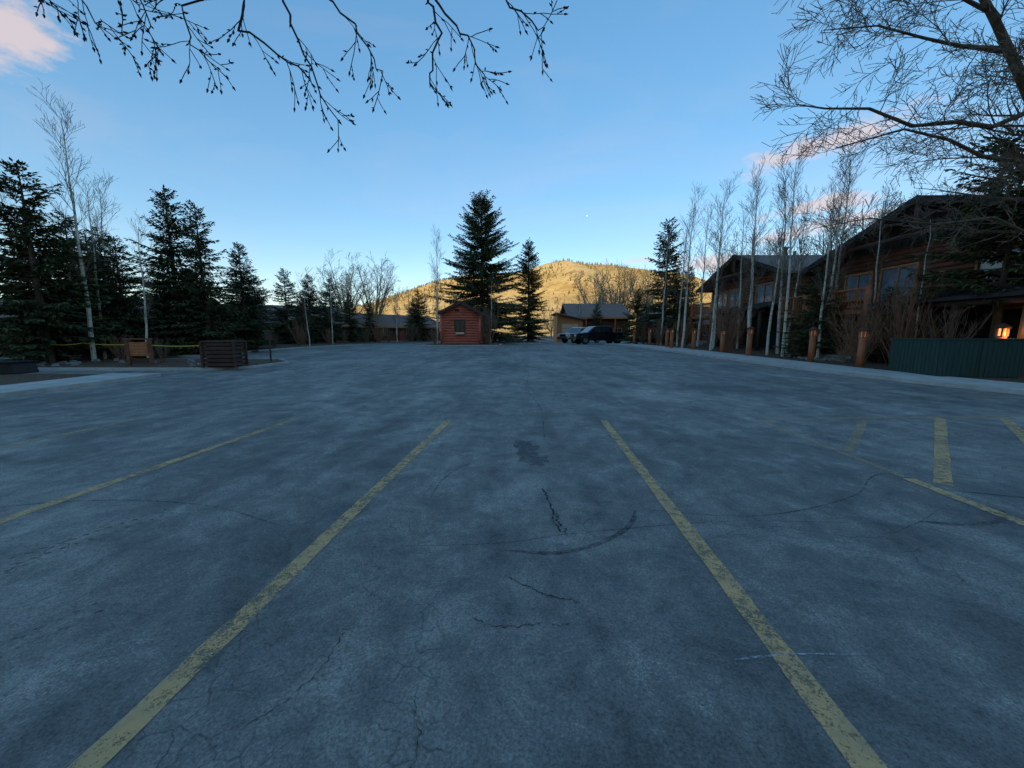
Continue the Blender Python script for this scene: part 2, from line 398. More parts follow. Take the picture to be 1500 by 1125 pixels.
def bare_mesh(name,kind,H,seed,mts=('aspen','twig')):
    r=random.Random(seed); T=G(); g=G(); g.minr=.006 if kind!='far' else .014
    if kind=='aspen':
        pts=[Vector((0,0,-.2))]; x=Vector((0,0,0)); 
        lean=Vector((r.uniform(-.03,.03),r.uniform(-.03,.03),0))
        for i in range(1,9):
            x=Vector((0,0,H*i/8))+lean*H*i/8+Vector((r.uniform(-.06,.06),r.uniform(-.06,.06),0)); pts.append(x)
        r0=.0078*H+.012; T.tube(pts,[r0*(1-.88*i/8) for i in range(9)],7)
        g.minr=.0055
        sprout(g,pts,r0*.55,3,r,H*.19,26,.42,.8,t0=.25,taper=.22,nf=.27)
    elif kind in('cotton','far'):
        r0=.020*H; h=H*.2
        T.tube([(0,0,-.2),(0,0,h)],[r0*1.2,r0],8)
        for i in range(8):
            a=2*math.pi*i/8+r.uniform(-.3,.3); e=r.uniform(.25,1.0) if i else .05
            d=Vector((math.cos(a)*e,math.sin(a)*e,1)).normalized(); p=Vector((0,0,h*r.uniform(.7,1))); q=[p]
            l=H*r.uniform(.62,.8)*(1-.22*e)
            for k in range(6):
                d=(d+rv(r)*.09+Vector((0,0,.04))).normalized(); q.append(q[-1]+d*l/6)
            T.tube(q,[r0*.5*(1-.9*k/6)+.008 for k in range(7)],5,False)
            sprout(g,q,r0*.4,3,r,H*.22,11,.22,.85,t0=.15,nf=.5)
    elif kind=='shrub':
        g.minr=.005
        for i in range(24):
            a=r.uniform(0,6.28); e=r.uniform(.05,.5); d=Vector((math.cos(a)*e,math.sin(a)*e,1)).normalized()
            q=[Vector((math.cos(a)*.25*r.random(),math.sin(a)*.25*r.random(),-.05))]
            l=H*r.uniform(.7,1.05)
            for k in range(5):
                d=(d+rv(r)*.09).normalized(); q.append(q[-1]+d*l/5)
            T.tube(q,[.017*(1-.8*k/5)+.003 for k in range(6)],4,False)
            sprout(g,q,.011,2,r,H*.25,8,.45,.6,t0=.2,nf=.5)
    n=len(T.V); me=bpy.data.meshes.new(name)
    me.from_pydata([tuple(v) for v in T.V+g.V],[],T.F+[tuple(n+i for i in f) for f in g.F])
    me.materials.append(M[mts[0]]); me.materials.append(M[mts[1]])
    me.polygons.foreach_set('material_index',[0]*len(T.F)+[1]*len(g.F)); me.update(); return me
rr=random.Random(5)
SP=[spruce_mesh('spruce_a',9,2.2,1),spruce_mesh('spruce_b',9,2.0,2),spruce_mesh('spruce_c',9,2.5,3)]
for i,(x,y,H,w) in enumerate([(-21.8,17.4,8.9,1.2),(-26,22.5,8.2,1.1),(-21.3,20.6,6.4,1.15),(-20.8,23.4,10.0,.95),(-18.9,23.2,8.9,1.0),(-18.9,26.5,7.2,1.15),
    (-24.5,36,6.6,1.2),(-22.2,37,7.3,1.1),(-21.0,39,6.9,1.1),(-19.8,41,7.0,1.1),(-18.6,43,5.6,1.1),(-23.2,25,5.5,1.2),(-29,27,8.5,1.1),(-25,29,6,1.1),
    (-12.9,52,7.0,1.1),(-14.4,55,6,1.1),(14.7,36.2,11.7,1.0),(13.0,39,5.6,1.2),(16.3,20.2,4.8,1.25),(13.6,60,6,1.1),(-32,20,9,1.1),(17.9,17.8,3.6,1.4),(-28,40,6.5,1.2),(-26.6,32,6.8,1.2),(21,45,9,1),(16.4,38,7.5,1.1),
    (-23.6,18.9,7.2,1.2),(-23.8,21.5,6.8,1.2),(-17.6,46,5.0,1.2),(-22.6,31,5.2,1.2),(-20.2,36,5.0,1.2)]):
    s=H/9; obj('spruce_tree',SP[i%3],(x,y,zg(y)+.1),rr.uniform(0,6.28),None,(s*w,s*w,s))
obj('spruce_tree',spruce_mesh('spruce_big',16.6,6.6,11,.05,1.25,1.3,.66),(-3.6,45.5,.7))
obj('spruce_tree',spruce_mesh('spruce_tall',13,2.9,12,.05,1.1,1.1,.66),(2.2,50,.7),1)
obj('spruce_tree',spruce_mesh('spruce_near',8.8,2.8,14,.33,1.0,1.15,.6),(18.9,14.6,.1),2)
AS=[bare_mesh('aspen_a','aspen',11,21),bare_mesh('aspen_b','aspen',11,22),bare_mesh('aspen_c','aspen',11,23),bare_mesh('aspen_d','aspen',11,24)]
for i,(x,y,H) in enumerate([(-20.6,18.2,11.2),(-18.2,18.5,6.5),(-22.6,21,9),(-24.5,19,8),(-7.2,36,10.0),(-2.1,36.3,6.2),(13.2,28.8,11.0),(13.9,26,10.6),(14.5,22.8,10.2),(15.3,22.2,9.2),(16.5,23,10.4),
     (15.5,21.2,10.4),(16.2,19.6,8.6),(17.4,20.8,9.8),(14.9,27.5,9.5),(16.6,26,10),(15.5,31,10.5),(17.8,24,9),(14.0,31.5,9.8),(18.2,18.9,7.5),(-7.4,37,7),(10.4,58,7),(-14.8,48,7),(17.0,28,9.5),(13.6,34,9),
     (-16.9,31,5.5),(-17.4,36,6.5),(-21.6,19.6,8.5),(-26,18,9),(18.4,21.5,10.5),(-13.9,45,6),(17.6,16.2,6.2)]):
    s=H/11; obj('aspen_tree',AS[i%4],(x,y,zg(y)+.1),rr.uniform(0,6.28),None,(s,s,s))
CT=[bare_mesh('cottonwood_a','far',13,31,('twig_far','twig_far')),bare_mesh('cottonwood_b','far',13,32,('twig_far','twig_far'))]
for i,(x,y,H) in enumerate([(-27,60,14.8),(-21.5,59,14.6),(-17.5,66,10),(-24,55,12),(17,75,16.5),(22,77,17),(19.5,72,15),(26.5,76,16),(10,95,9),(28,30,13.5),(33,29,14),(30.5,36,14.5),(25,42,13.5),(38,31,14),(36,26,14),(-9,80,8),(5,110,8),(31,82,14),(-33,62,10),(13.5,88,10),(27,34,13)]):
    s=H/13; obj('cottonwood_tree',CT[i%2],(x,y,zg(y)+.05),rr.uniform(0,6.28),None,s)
SHR=[bare_mesh('shrub_a','shrub',3.4,41,('twig_red','twig_red')),bare_mesh('shrub_b','shrub',3.4,42,('twig_red','twig'))]
for i,(x,y,H) in enumerate([(14.2,24.4,3.4),(15.0,25.6,3.0),(17.1,16.2,3.9),(17.6,17.0,3.5),(16.9,18.6,2.6),(-2.2,35.2,3.6),(-2.8,36.8,3.4),(-7.3,35,1.5),(-19.0,18.0,1.3),(-16.6,17.5,1.2),(-14.6,17.9,.9),(13.0,33,2.2),(12.7,36,2.0),
      (-14.6,44,1.8),(-13.6,47,1.6),(-12.6,50,1.7),(-11.7,54,1.5),(-16.0,41,1.6),(13.8,30,2.4),(17.4,14.9,2.5),(9.8,62,2.5),(-17.3,38.5,1.4),(15.5,17.3,.9),(.5,44,1.2),(-20.5,30,1.8),(-19,34,1.6),
      (16.2,17.2,2.8),(15.3,28.5,3.0),(-17,34.5,1.5),(-18.6,29,1.3),(-22,23,1.6),(-20,22.6,1.2),(16.9,21.8,2.8),(18.6,16.6,3.2),(-15.2,42.5,2.4),(-13.2,49,2.4),(-18,31.5,2.2)]):
    s=H/3.4; obj('bare_shrub',SHR[i%2],(x,y,zg(y)+.1),rr.uniform(0,6.28),None,s)
def near_tree():
    r=random.Random(77); T=G(); g=G(); g.minr=.007
    T.tube([(18.35,13.1,-.1),(18.3,13.1,.4),(18.15,13,2.5),(18.0,12.9,5),(17.6,12.7,8),(17.0,12.4,11),(16.2,12,14)],[.42,.33,.29,.26,.2,.13,.05],10)
    limbs=[([(17.95,12.9,5.2),(16.9,12.5,7.3),(15.3,12.1,9.1),(13.9,11.9,10.4),(12.6,11.7,12.2),(11.8,11.5,14)],.19),
      ([(15.9,12.2,8.4),(14.5,12,7.9),(13.2,11.9,7.9),(11.8,11.8,7.8),(10.3,11.6,8.1),(9.0,11.5,8.1),(8.0,11.4,7.9)],.08),
      ([(17.8,12.8,6.2),(16.2,12.3,6.9),(14.4,12.0,7.0),(12.9,11.8,7.2),(11.4,11.6,7.4),(9.4,11.4,7.0)],.085),
      ([(18.0,12.9,4.6),(16.6,12.4,5.0),(15.0,12.1,5.3),(13.2,12,5.1),(11.2,12,5.15),(9.4,12,5.0)],.06),
      ([(14.6,12,9.8),(13.0,11.8,9.9),(11.6,11.6,9.8),(10.2,11.5,10.1),(8.6,11.4,10.0)],.06),
      ([(13.6,11.9,10.8),(12.2,11.7,11.2),(10.6,11.5,11.0),(8.6,11.3,11.3)],.055),
      ([(17.6,12.7,8),(16.4,12.2,9.8),(15.6,12,11.6),(14.9,11.8,13.5)],.10),
      ([(17.4,12.6,9),(15.8,11.8,9.0),(14.6,11.4,9.3),(13.2,11,9.2)],.07)]
    for j,(pts,r0) in enumerate(limbs):
        P=[Vector(p)+Vector((r.uniform(-.1,.1),r.uniform(-.1,.1),r.uniform(-.12,.12))) for p in pts]; P[0]=Vector(pts[0])
        K=len(P); T.tube(P,[r0*(1-.82*i/(K-1)) for i in range(K)],7,False)
        sprout(g,P,r0*.6,3,r,2.1 if j!=3 else 1.2,14 if j!=3 else 9,.06,.85,t0=.12,taper=.3)
    for i in range(11):
        z=r.uniform(3.5,9); a=r.uniform(2.2,4.4); d=Vector((math.cos(a),math.sin(a),.35)).normalized(); q=[Vector((18,12.9,z))]
        for k in range(5):
            d=(d+rv(r)*.15).normalized(); q.append(q[-1]+d*.75)
        T.tube(q,[.06*(1-.85*k/5) for k in range(6)],4,False); sprout(g,q,.035,3,r,1.7,8,.12,.85)
    n=len(T.V); me=bpy.data.meshes.new('bare_tree')
    me.from_pydata([tuple(v) for v in T.V+g.V],[],T.F+[tuple(n+i for i in f) for f in g.F])
    me.materials.append(M['bark']); me.materials.append(M['twig'])
    me.polygons.foreach_set('material_index',[0]*len(T.F)+[1]*len(g.F)); me.update()
    obj('bare_tree',me)
near_tree()
# budding tree whose trunk stands behind the photographer, twigs hanging in front
def over_tree():
    r=random.Random(9); g=G(); g.minr=.0030
    g.tube([(-3.4,-3.2,-.1),(-3.35,-3.1,1.5),(-3.2,-2.8,3.4),(-3.1,-2.0,5.0),(-3.0,-.4,6.0),(-2.6,1.4,6.2),(-1.9,2.9,5.7)],[.34,.26,.22,.17,.12,.08,.04],9)
    g.tube([(-3.1,-2,5),(-1.6,-.6,6.0),(-.4,1.2,6.1),(.1,2.8,5.5)],[.13,.10,.06,.03],7)
    g.tube([(-3.0,-.4,6),(-3.9,1.2,6.2),(-4.0,2.8,5.6)],[.10,.07,.03],7)
    def bd(p,d,s=1):
        d=d.normalized(); u=d.cross(Vector((.3,.2,.9))).normalized(); w=d.cross(u); n=len(g.V); l=.030*s; k=.0066*s
        g.V+=[p,p+d*l*.4+u*k,p+d*l*.4+w*k,p+d*l*.4-u*k,p+d*l*.4-w*k,p+d*l]
        g.F+=[(n,n+1,n+2),(n,n+2,n+3),(n,n+3,n+4),(n,n+4,n+1),(n+5,n+2,n+1),(n+5,n+3,n+2),(n+5,n+4,n+3),(n+5,n+1,n+4)]
    def bud(q,d,r_):
        for i in range(1,len(q)):
            if r_.random()<.42:
                s=rv(r_); bd(q[i],(q[i]-q[i-1]).normalized()*.8+s*.7,r_.uniform(.7,1.3))
        bd(q[-1],d,1.4)
    br=[([(-3.5,3,5.0),(-3.15,3,4.1),(-3.0,3,3.85),(-2.83,3,3.78)],.007),
        ([(-3.9,2.9,5.2),(-3.3,2.9,4.05),(-3.25,2.9,3.9)],.006),
        ([(-3.0,3,5.2),(-2.75,3,4.1),(-2.62,3,3.85),(-2.6,3,3.62)],.007),
        ([(-1.9,2.9,5.7),(-1.8,3,4.6),(-1.9,3,4.05),(-1.98,3.0,3.8),(-1.72,3,3.66),(-1.52,3,3.5)],.013),
        ([(-1.9,3,4.05),(-2.4,3,3.95),(-2.42,3.1,3.75),(-2.25,3.1,3.62)],.008),
        ([(-1.8,3,4.6),(-1.65,3,4.0),(-1.58,3,3.72),(-1.45,3,3.45),(-1.3,3,3.19)],.010),
        ([(-1.7,3,4.4),(-1.35,3,4.0),(-1.15,3,3.85),(-1.0,3,3.6),(-.96,3,3.48)],.009),
        ([(.1,2.8,5.5),(-.5,3,4.6),(-.62,3,4.0),(-.5,3,3.8),(-.6,3,3.55),(-.58,3,3.4)],.012),
        ([(-.6,3,4.05),(-.4,3,3.85),(-.3,3,3.68),(-.18,3,3.43)],.009),
        ([(.1,2.8,5.5),(-.25,3,4.3),(0,3,3.95),(.2,3,3.82),(.22,3,3.78)],.009),
        ([(-3.1,3,4.8),(-2.9,3.1,4.15),(-2.75,3.1,4.0),(-2.45,3.1,3.98)],.006)]
    for pts,r0 in br:
        P=[Vector(p) for p in pts]; Q=[]
        for i in range(len(P)-1):
            for k in range(3): 
                Q.append(P[i].lerp(P[i+1],k/3)+rv(r)*.024*(1 if i or k else 0))
        Q.append(P[-1]); K=len(Q)
        g.tube(Q,[r0*(1-.6*i/(K-1)) for i in range(K)],5,False); bud(Q,Q[-1]-Q[-2],r)
        sprout(g,Q,r0*.7,2,r,.34,6,-.12,.7,bud,.5,4,4,.4,.42)
    obj('budding_tree',mesh('budding_tree',g.V,g.F,'darktwig'))
over_tree()
# ------------------------------------------------------------ buildings
def logwall(g,x0,x1,y,z0,z1,ridge=None,d=.2,ax='x',rake=None):
    """stack of round logs in plane y; ridge=(xc,zt,hw,ze) trims by gable"""
    z=z0+d/2
    while z<z1:
        a,b=x0,x1
        if ridge:
            xc,zt,hw,ze=ridge
            if z>ze:
                h=hw*(zt-z-.05)/(zt-ze); a,b=max(x0,xc-h),min(x1,xc+h)
        if b-a>.15:
            g.tube([(a,y,z),(b,y,z)] if ax=='x' else [(y,a,z),(y,b,z)],d*.56,8)
        z+=d
def window(p,x,z,w,h,y,frame='orange',pane='pane',mull=1,ax='x',fw=.10):
    f=G(); q=G()
    def B(g,a,b,c,d,e,k):
        if ax=='x': g.box(a,b,c,d,e,k)
        else: g.box(c,d,a,b,e,k)
    B(f,x-w/2-fw,x-w/2,y-.07,y+.12,z-fw,z+h+fw); B(f,x+w/2,x+w/2+fw,y-.07,y+.12,z-fw,z+h+fw)
    B(f,x-w/2,x+w/2,y-.07,y+.12,z+h,z+h+fw); B(f,x-w/2,x+w/2,y-.09,y+.12,z-fw,z)
    for i in range(mull):
        c=x-w/2+w*(i+1)/(mull+1); B(f,c-.03,c+.03,y-.05,y+.05,z,z+h)
    B(q,x-w/2,x+w/2,y,y+.06,z,z+h)
    f.put('window_frame',frame,p); q.put('window_pane',pane,p)
def gable_roof(p,hw,zt,ze,y0,y1,th=.16,mt='shingle',over=.5,fascia='board'):
    sl=(zt-ze)/hw; xo=hw+over; zo=ze-over*sl
    for s in (-1,1):
        g=G(); pts=[(0,zt),(s*xo,zo),(s*xo,zo-th),(0,zt-th)]
        g.prism(pts,'y',y0,y1); g.put('roof_slope',mt,p)
        f=G(); f.prism([(s*.001,zt+.05),(s*(xo+.05),zo+.05),(s*(xo+.05),zo-.26),(s*.001,zt-.26)],'y',y0-.07,y0-.003)
        f.put('fascia',fascia,p)
def lodge(name,loc,rz,W,Dp,ze,zt,left_deck=True,detail=True):
    p=empty(name,loc,rz); hw=W/2
    core=G(); core.prism([(-hw+.1,0),(hw-.1,0),(hw-.1,ze-.02),(0,zt-.22),(-hw+.1,ze-.02)],'y',.05,Dp); core.put('wall_core','log_dark',p)
    g=G(); logwall(g,-hw,hw,0,0,ze+.5,(0,zt-.2,hw,ze),.24); g.put('front_logs','log',p,smooth=True)
    b=G(); b.prism([(-hw*.86,ze+.18),(hw*.86,ze+.18),(hw*.8,ze+.34),(0,zt-.28),(-hw*.8,ze+.34)],'y',-.20,-.14)
    b.put('gable_boards','board',p)
    bb=G()
    for i in range(-12,13):
        x=i*.4
        if abs(x)<hw*.7:
            top=zt-.3-(zt-ze)*abs(x)/hw
            bb.box(x-.03,x+.03,-.225,-.203,ze+.2,top)
    bb.put('gable_battens','log_dark',p)
    g=G(); logwall(g,0,Dp,hw,0,ze,None,.24,'y'); logwall(g,0,Dp,-hw,0,ze,None,.24,'y'); g.put('side_logs','log',p,smooth=True)
    gable_roof(p,hw,zt,ze,-1.3,Dp+.4)
    t=G(); t.tube([(-hw-.3,-1.0,ze-.25),(-hw-.3,Dp,ze-.25)],.13,8); t.tube([(hw+.3,-1.0,ze-.25),(hw+.3,Dp,ze-.25)],.13,8); t.tube([(0,-1.25,zt-.4),(0,0,zt-.4)],.16,8)
    t.tube([(-hw*.55,-1.2,ze+.42),(hw*.55,-1.2,ze+.42)],.13,8); t.tube([(0,-1.2,ze+.42),(0,-1.2,zt-.4)],.12,8)
    t.put('roof_logs','log_dark',p,smooth=True)
    x0,x1=-hw-.6,(-.4 if left_deck else hw); zf=2.75
    dk=G(); dk.box(x0,x1,-2.6,-.15,zf-.22,zf); dk.put('balcony_floor','stain_wood',p)
    c=G()
    n=4
    for i in range(n):
        x=x0+.15+(x1-x0-.3)*i/(n-1); c.tube([(x,-2.5,-.1),(x,-2.5,zf+1.15)],.13,8)
    c.tube([(x0,-2.5,zf+1.0),(x1,-2.5,zf+1.0)],.07,6); c.tube([(x0,-2.5,zf+.15),(x1,-2.5,zf+.15)],.05,6)
    c.tube([(x0+.1,-2.5,zf+1.0),(x0+.1,-.1,zf+1.0)],.07,6)
    c.put('balcony_posts','stain_wood',p,smooth=True)
    c=G(); x=x0+.25
    while x<x1: c.tube([(x,-2.5,zf+.15),(x,-2.5,zf+1.0)],.028,5); x+=.17
    y=-2.4
    while y<-.2: c.tube([(x0+.1,y,zf+.05),(x0+.1,y,zf+1.0)],.028,5); y+=.17
    c.put('balcony_pickets','stain_wood',p)
    window(p,-hw*.62,zf+.75,1.5,1.35,-.16); window(p,-hw*.25,zf+.05,1.7,2.1,-.16)
    window(p,hw*.45,zf+.8,1.8,1.3,-.16)
    window(p,-hw*.62,.9,1.4,1.3,-.16,pane='glass'); window(p,-hw*.2,.1,1.0,2.1,-.16,pane='glass',mull=0)
    bay=G(); bay.box(.2,hw-.3,-.14,-.11,0,2.5); bay.put('carport_shade_panel','black',p)  # flat black sheet on the wall, painted in for the shaded carport interior
    tt=G(); tt.tube([(-.1,-2.3,2.72),(hw+.3,-2.3,2.72)],.14,8); tt.tube([(.3,-2.3,0),(.3,-2.3,2.7)],.13,8); tt.tube([(hw,-2.3,0),(hw,-2.3,2.7)],.13,8)
    tt.tube([(hw*.5,-2.3,0),(hw*.5,-2.3,2.7)],.12,8)
    tt.put('carport_logs','log_dark',p,smooth=True)
    pr=G(); pr.prism([(-2.7,2.82),(-.05,3.45),(-.05,3.57),(-2.7,2.94)],'x',-.35,hw+.5); pr.put('porch_roof','board',p)
    st=G()
    for i in range(4): st.box(-hw*.2-1.0,-hw*.2+1.0,-3.6-.32*(3-i)+.6,-2.3,.0+i*.15,.15+i*.15)
    st.put('stone_steps','stone',p)
    ch=G(); ch.tube([(-1.0,3.5,zt-.6),(-1.0,3.5,zt+.7)],.16,8); ch.tube([(-1.0,3.5,zt+.7),(-1.0,3.5,zt+.82)],.24,8); ch.tube([(-1.4,4.6,zt-.6),(-1.4,4.6,zt+.6)],.12,8)
    ch.put('chimney_pipes','metal',p)
    return p
lodge('log_lodge',(20,18,.12),rad(-90),12,14,5.7,7.8)
lodge('log_lodge',(19.3,31,.5),rad(-90),10.6,13,5.5,7.5)
def cabin_row(name,loc,rz,W,Dp,ze,zt,doors=4,mt='log'):
    p=empty(name,loc,rz); hw=W/2
    c=G(); c.prism([(.1,0),(Dp-.1,0),(Dp-.1,ze-.1),(Dp/2,zt-.2),(.1,ze-.1)],'x',-hw+.1,hw-.1); c.put('wall_core','log_dark',p)
    g=G(); logwall(g,-hw,hw,0,0,ze,None,.24); logwall(g,0,Dp,hw,0,ze,None,.24,'y'); logwall(g,0,Dp,-hw,0,ze,None,.24,'y'); g.put('log_walls',mt,p,smooth=True)
    s=(zt-ze)/(Dp/2); o=.9
    r=G(); r.prism([(-o,ze-o*s),(Dp/2,zt),(Dp+o,ze-o*s),(Dp+o,ze-o*s-.15),(Dp/2,zt-.15),(-o,ze-o*s-.15)],'x',-hw-.6,hw+.6); r.put('roof','shingle',p)
    f=G(); f.box(-hw-.6,hw+.6,-o-.06,-o-.003,ze-o*s-.24,ze-o*s+.04); f.put('fascia','orange',p)
    ps=G(); 
    for i in range(doors*2+1):
        x=-hw+W*i/(doors*2); ps.tube([(x,-o+.1,0),(x,-o+.1,ze-o*s-.1)],.1,7)
    ps.put('porch_posts','stain_wood',p,smooth=True)
    for i in range(doors):
        x=-hw+W*(i+.5)/doors
        d=G(); d.box(x-1.4,x-.5,-.17,-.13,0,2.1); d.put('door','red',p)
        window(p,x+.6,.95,1.3,1.1,-.16,pane='glass')
    return p
cabin_row('log_cabin',(-30.5,41,.6),rad(24),20,8,2.7,4.6,4)
cabin_row('log_cabin',(-19,60,.6),rad(48),18,8,2.7,4.4,4)
cabin_row('log_cabin',(-33,28.5,.5),rad(8),14,7,2.6,4.2,3)
def far_lodge():
    p=cabin_row('garage_lodge',(14.5,62,.58),0,9.5,12,4.2,6.6,2,'log')
    q=empty('garage_cabin',(8.6,55.5,.58))
    hw=1.9
    c=G(); c.prism([(-hw,0),(hw,0),(hw,3.2),(-hw,4.0)],'y',0,5); c.put('wall','orange',q)
    r=G(); r.prism([(-hw-.4,4.25),(hw+.5,3.3),(hw+.5,3.15),(-hw-.4,4.1)],'y',-.7,5.4); r.put('roof','shingle',q)
    d=G(); d.box(-1.2,1.2,-.06,-.01,0,2.6); d.put('garage_door','beige',q)
    e=G(); 
    for z in (.65,1.3,1.95): e.box(-1.2,1.2,-.075,-.063,z-.015,z+.015)
    e.put('door_grooves','log_dark',q)
    ch=G(); ch.tube([(1.2,6,6),(1.2,6,7.6)],.2,8).tube([(1.9,6,6),(1.9,6,7.4)],.2,8); ch.put('chimney_pipes','metal',p)
far_lodge()
cabin_row('log_cabin',(26,52,.6),rad(-30),16,9,3.0,5.0,3)
def kiosk():
    p=empty('log_kiosk',(-4.75,34.6,zg(34.6)+.14)); hw=1.75; ze=2.95; zt=3.85
    c=G(); c.prism([(-hw+.06,0),(hw-.06,0),(hw-.06,ze),(0,zt-.1),(-hw+.06,ze)],'y',.06,2.7); c.put('wall_core','log_dark',p)
    g=G(); logwall(g,-hw,hw,0,0,zt-.1,(0,zt,hw,ze),.24); logwall(g,0,2.75,-hw,0,ze,None,.24,'y'); logwall(g,0,2.75,hw,0,ze,None,.24,'y')
    g.put('log_walls','log_red',p,smooth=True)
    e=G()
    for s in (-1,1): e.tube([(s*(hw+.02),-.04,0),(s*(hw+.02),-.04,ze)],.13,8)
    e.put('corner_posts','log_red',p,smooth=True)
    gable_roof(p,hw,zt+.08,ze+.06,-.35,3.0,.08,'shingle',.22,'log_dark')
    window(p,-.05,1.25,.85,.95,-.14,'log_dark','glass',1,fw=.08)
    a=G(); a.box(-.42,.34,-.42,-.12,.93,1.12); a.put('window_counter','beige',p)
    v=G(); v.box(-.5,-.12,-.16,-.12,3.0,3.22); v.put('gable_vent','black',p)
kiosk()
# ------------------------------------------------------------ small things
def post_lamp(x,y,h=1.65,lit=False,light=False):
    p=empty('lamp_bollard',(x,y,zg(y)+.1))
    g=G().tube([(0,0,-.1),(0,0,h*.76)],[.14,.13],10); g.put('post','stain_wood',p,smooth=True)
    g=G().tube([(0,0,h*.76),(0,0,h*.9)],.085,8); g.put('lantern','lamp' if lit else 'lamp_dim',p)
    g=G()
    for a in (45,135,225,315):
        cx,cy=.115*math.cos(rad(a)),.115*math.sin(rad(a)); g.box(cx-.03,cx+.03,cy-.03,cy+.03,h*.75,h*.9)
    g.put('lantern_frame','stain_wood',p)
    g=G().tube([(0,0,h*.9),(0,0,h*.93),(0,0,h)],[.21,.21,.04],8); g.put('cap','log_dark',p)
    if light:
        l=bpy.data.lights.new('bulb','POINT'); l.energy=10; l.color=(1,.5,.2); l.shadow_soft_size=.06
        o=bpy.data.objects.new('bulb',l); C.objects.link(o); o.parent=p; o.location=(0,-.25,h*.8)
for x,y,l in [(15.0,15.9,False),(14.8,18.3,False),(13.75,21.5,False),(13.6,24,False),(13.0,26.6,False),(12.5,30,False),(12.4,33.5,False),(12.2,28.4,False),(12.0,36.5,False)]:
    post_lamp(x,y,1.7 if y<23 else 1.55,l)
post_lamp(17.55,13.35,1.85,True,True)
def enclosure():
    p=empty('green_dumpster_enclosure',(14.75,12.75,.12),rad(-6)); W=2.6;D=1.9;h=1.30
    g=G(); n=18
    r=random.Random(2)
    for i in range(n):
        a=W*i/n; g.box(a+.006,a+W/n-.006,0,.03,.04,h-r.uniform(0,.015)); g.box(a+.006,a+W/n-.006,D-.03,D,.04,h)
    for i in range(13):
        a=.04+(D-.08)*i/13; g.box(0,.03,a+.006,a+(D-.08)/13-.006,.04,h-r.uniform(0,.015)); g.box(W-.03,W,a+.006,a+(D-.08)/13-.006,.04,h)
    g.put('boards','green',p)
    f=G(); f.box(-.03,W+.03,-.035,.06,h+.003,h+.05); f.box(-.03,W+.03,D-.06,D+.035,h+.003,h+.05); f.box(-.03,.06,.063,D-.063,h+.003,h+.05); f.box(W-.06,W+.03,.063,D-.063,h+.003,h+.05)
    f.box(W*.5-.05,W*.5+.05,-.036,-.004,.02,h)
    f.put('frame','green',p)
    l=G().box(.05,W-.05,.08,D-.08,.9,.98); l.put('bin_lid','black',p)
enclosure()
def slatbin():
    p=empty('slatted_trash_bin',(-12.35,15.9,zg(16)+.12),rad(8)); g=G()
    for i in range(6):
        z=.06+i*.17
        g.box(-.58,.58,-.40,-.36,z,z+.13); g.box(-.58,.58,.36,.40,z,z+.13); g.box(-.58,-.54,-.355,.355,z,z+.13); g.box(.54,.58,-.355,.355,z,z+.13)
    g.put('slats','log_dark',p)
    c=G().box(-.50,.50,-.32,.32,0,1.02); c.put('liner','black',p)
    c=G().box(-.64,.64,-.46,.46,1.06,1.12); c.put('lid','log_dark',p)
    c=G()
    for x in (-.62,.62):
        for y in (-.44,.44): c.box(x-.04,x+.04,y-.04,y+.04,0,1.058)
    c.put('corner_posts','log_dark',p)
slatbin()
def woodsign():
    p=empty('wooden_sign',(-16.2,16.1,zg(16)+.12),rad(10))
    g=G()
    for x in (-.42,.42): g.box(x-.06,x+.06,-.06,.06,0,1.15)
    g.box(-.5,.5,-.07,.07,1.153,1.22); g.put('posts','log',p)
    g=G().box(-.357,.357,-.03,.03,.45,1.05); g.put('board','stain_wood',p)
    g=G()
    for z,w in ((.93,.24),(.80,.28),(.67,.2),(.55,.25)): g.box(-w,w,-.036,-.033,z-.018,z+.018)
    g.put('lettering','orange',p)
    g=G().box(-.357,.357,-.02,.02,.12,.36); g.put('lower_board','log_dark',p)
woodsign()
p=empty('sign_post',(-11.75,18.0,zg(18)+.12)); G().tube([(0,0,0),(0,0,1.5)],.04,7).put('pole','log_dark',p); G().box(-.17,.17,-.05,-.042,1.05,1.5).put('sign_plate','log_dark',p)
g=G()
pts=[(-21.5,17.0),(-20.4,17.6),(-16.2,16.2),(-12.9,16.0)]
for (a,b),(c,d) in zip(pts,pts[1:]):
    for k in range(8):
        def Pt(t): return (a+(c-a)*t,b+(d-b)*t,zg(b)+1.04-.07*math.sin(math.pi*t))
        A,B=Pt(k/8),Pt((k+1)/8); n=len(g.V); g.V+=[A,B,(B[0],B[1],B[2]+.035),(A[0],A[1],A[2]+.035)]; g.F.append((n,n+1,n+2,n+3))
g.put('caution_tape','tape')
def box_planter():
    p=empty('black_planter',(-19.4,13.8,.15),rad(5))
    G().prism([(-1.1,0),(1.1,0),(1.0,.42),(-1.0,.42)],'y',-.4,.4).put('tub','black',p,bevel=.04)
    G().box(-1.06,1.06,-.45,.45,.423,.47).put('rim','black',p,bevel=.01)
box_planter()
r=random.Random(8); V=[];F=[]
for i in range(90):
    if i<55: x,y=r.uniform(15.3,17.3),r.uniform(18.6,21)
    else: x,y=r.uniform(-22,-13),r.uniform(16,18.5)
    s=r.uniform(.05,.17); n=len(V); z=zg(y)+.12
    for a in range(6):
        an=a*1.047; V.append((x+s*r.uniform(.8,1.2)*math.cos(an),y+s*r.uniform(.8,1.2)*math.sin(an),z))
    for a in range(6):
        an=a*1.047+.3; V.append((x+s*r.uniform(.4,.8)*math.cos(an),y+s*r.uniform(.4,.8)*math.sin(an),z+s*r.uniform(.6,1)))
    for a in range(6): F.append((n+a,n+(a+1)%6,n+6+(a+1)%6,n+6+a))
    F.append(tuple(n+6+a for a in range(6)))
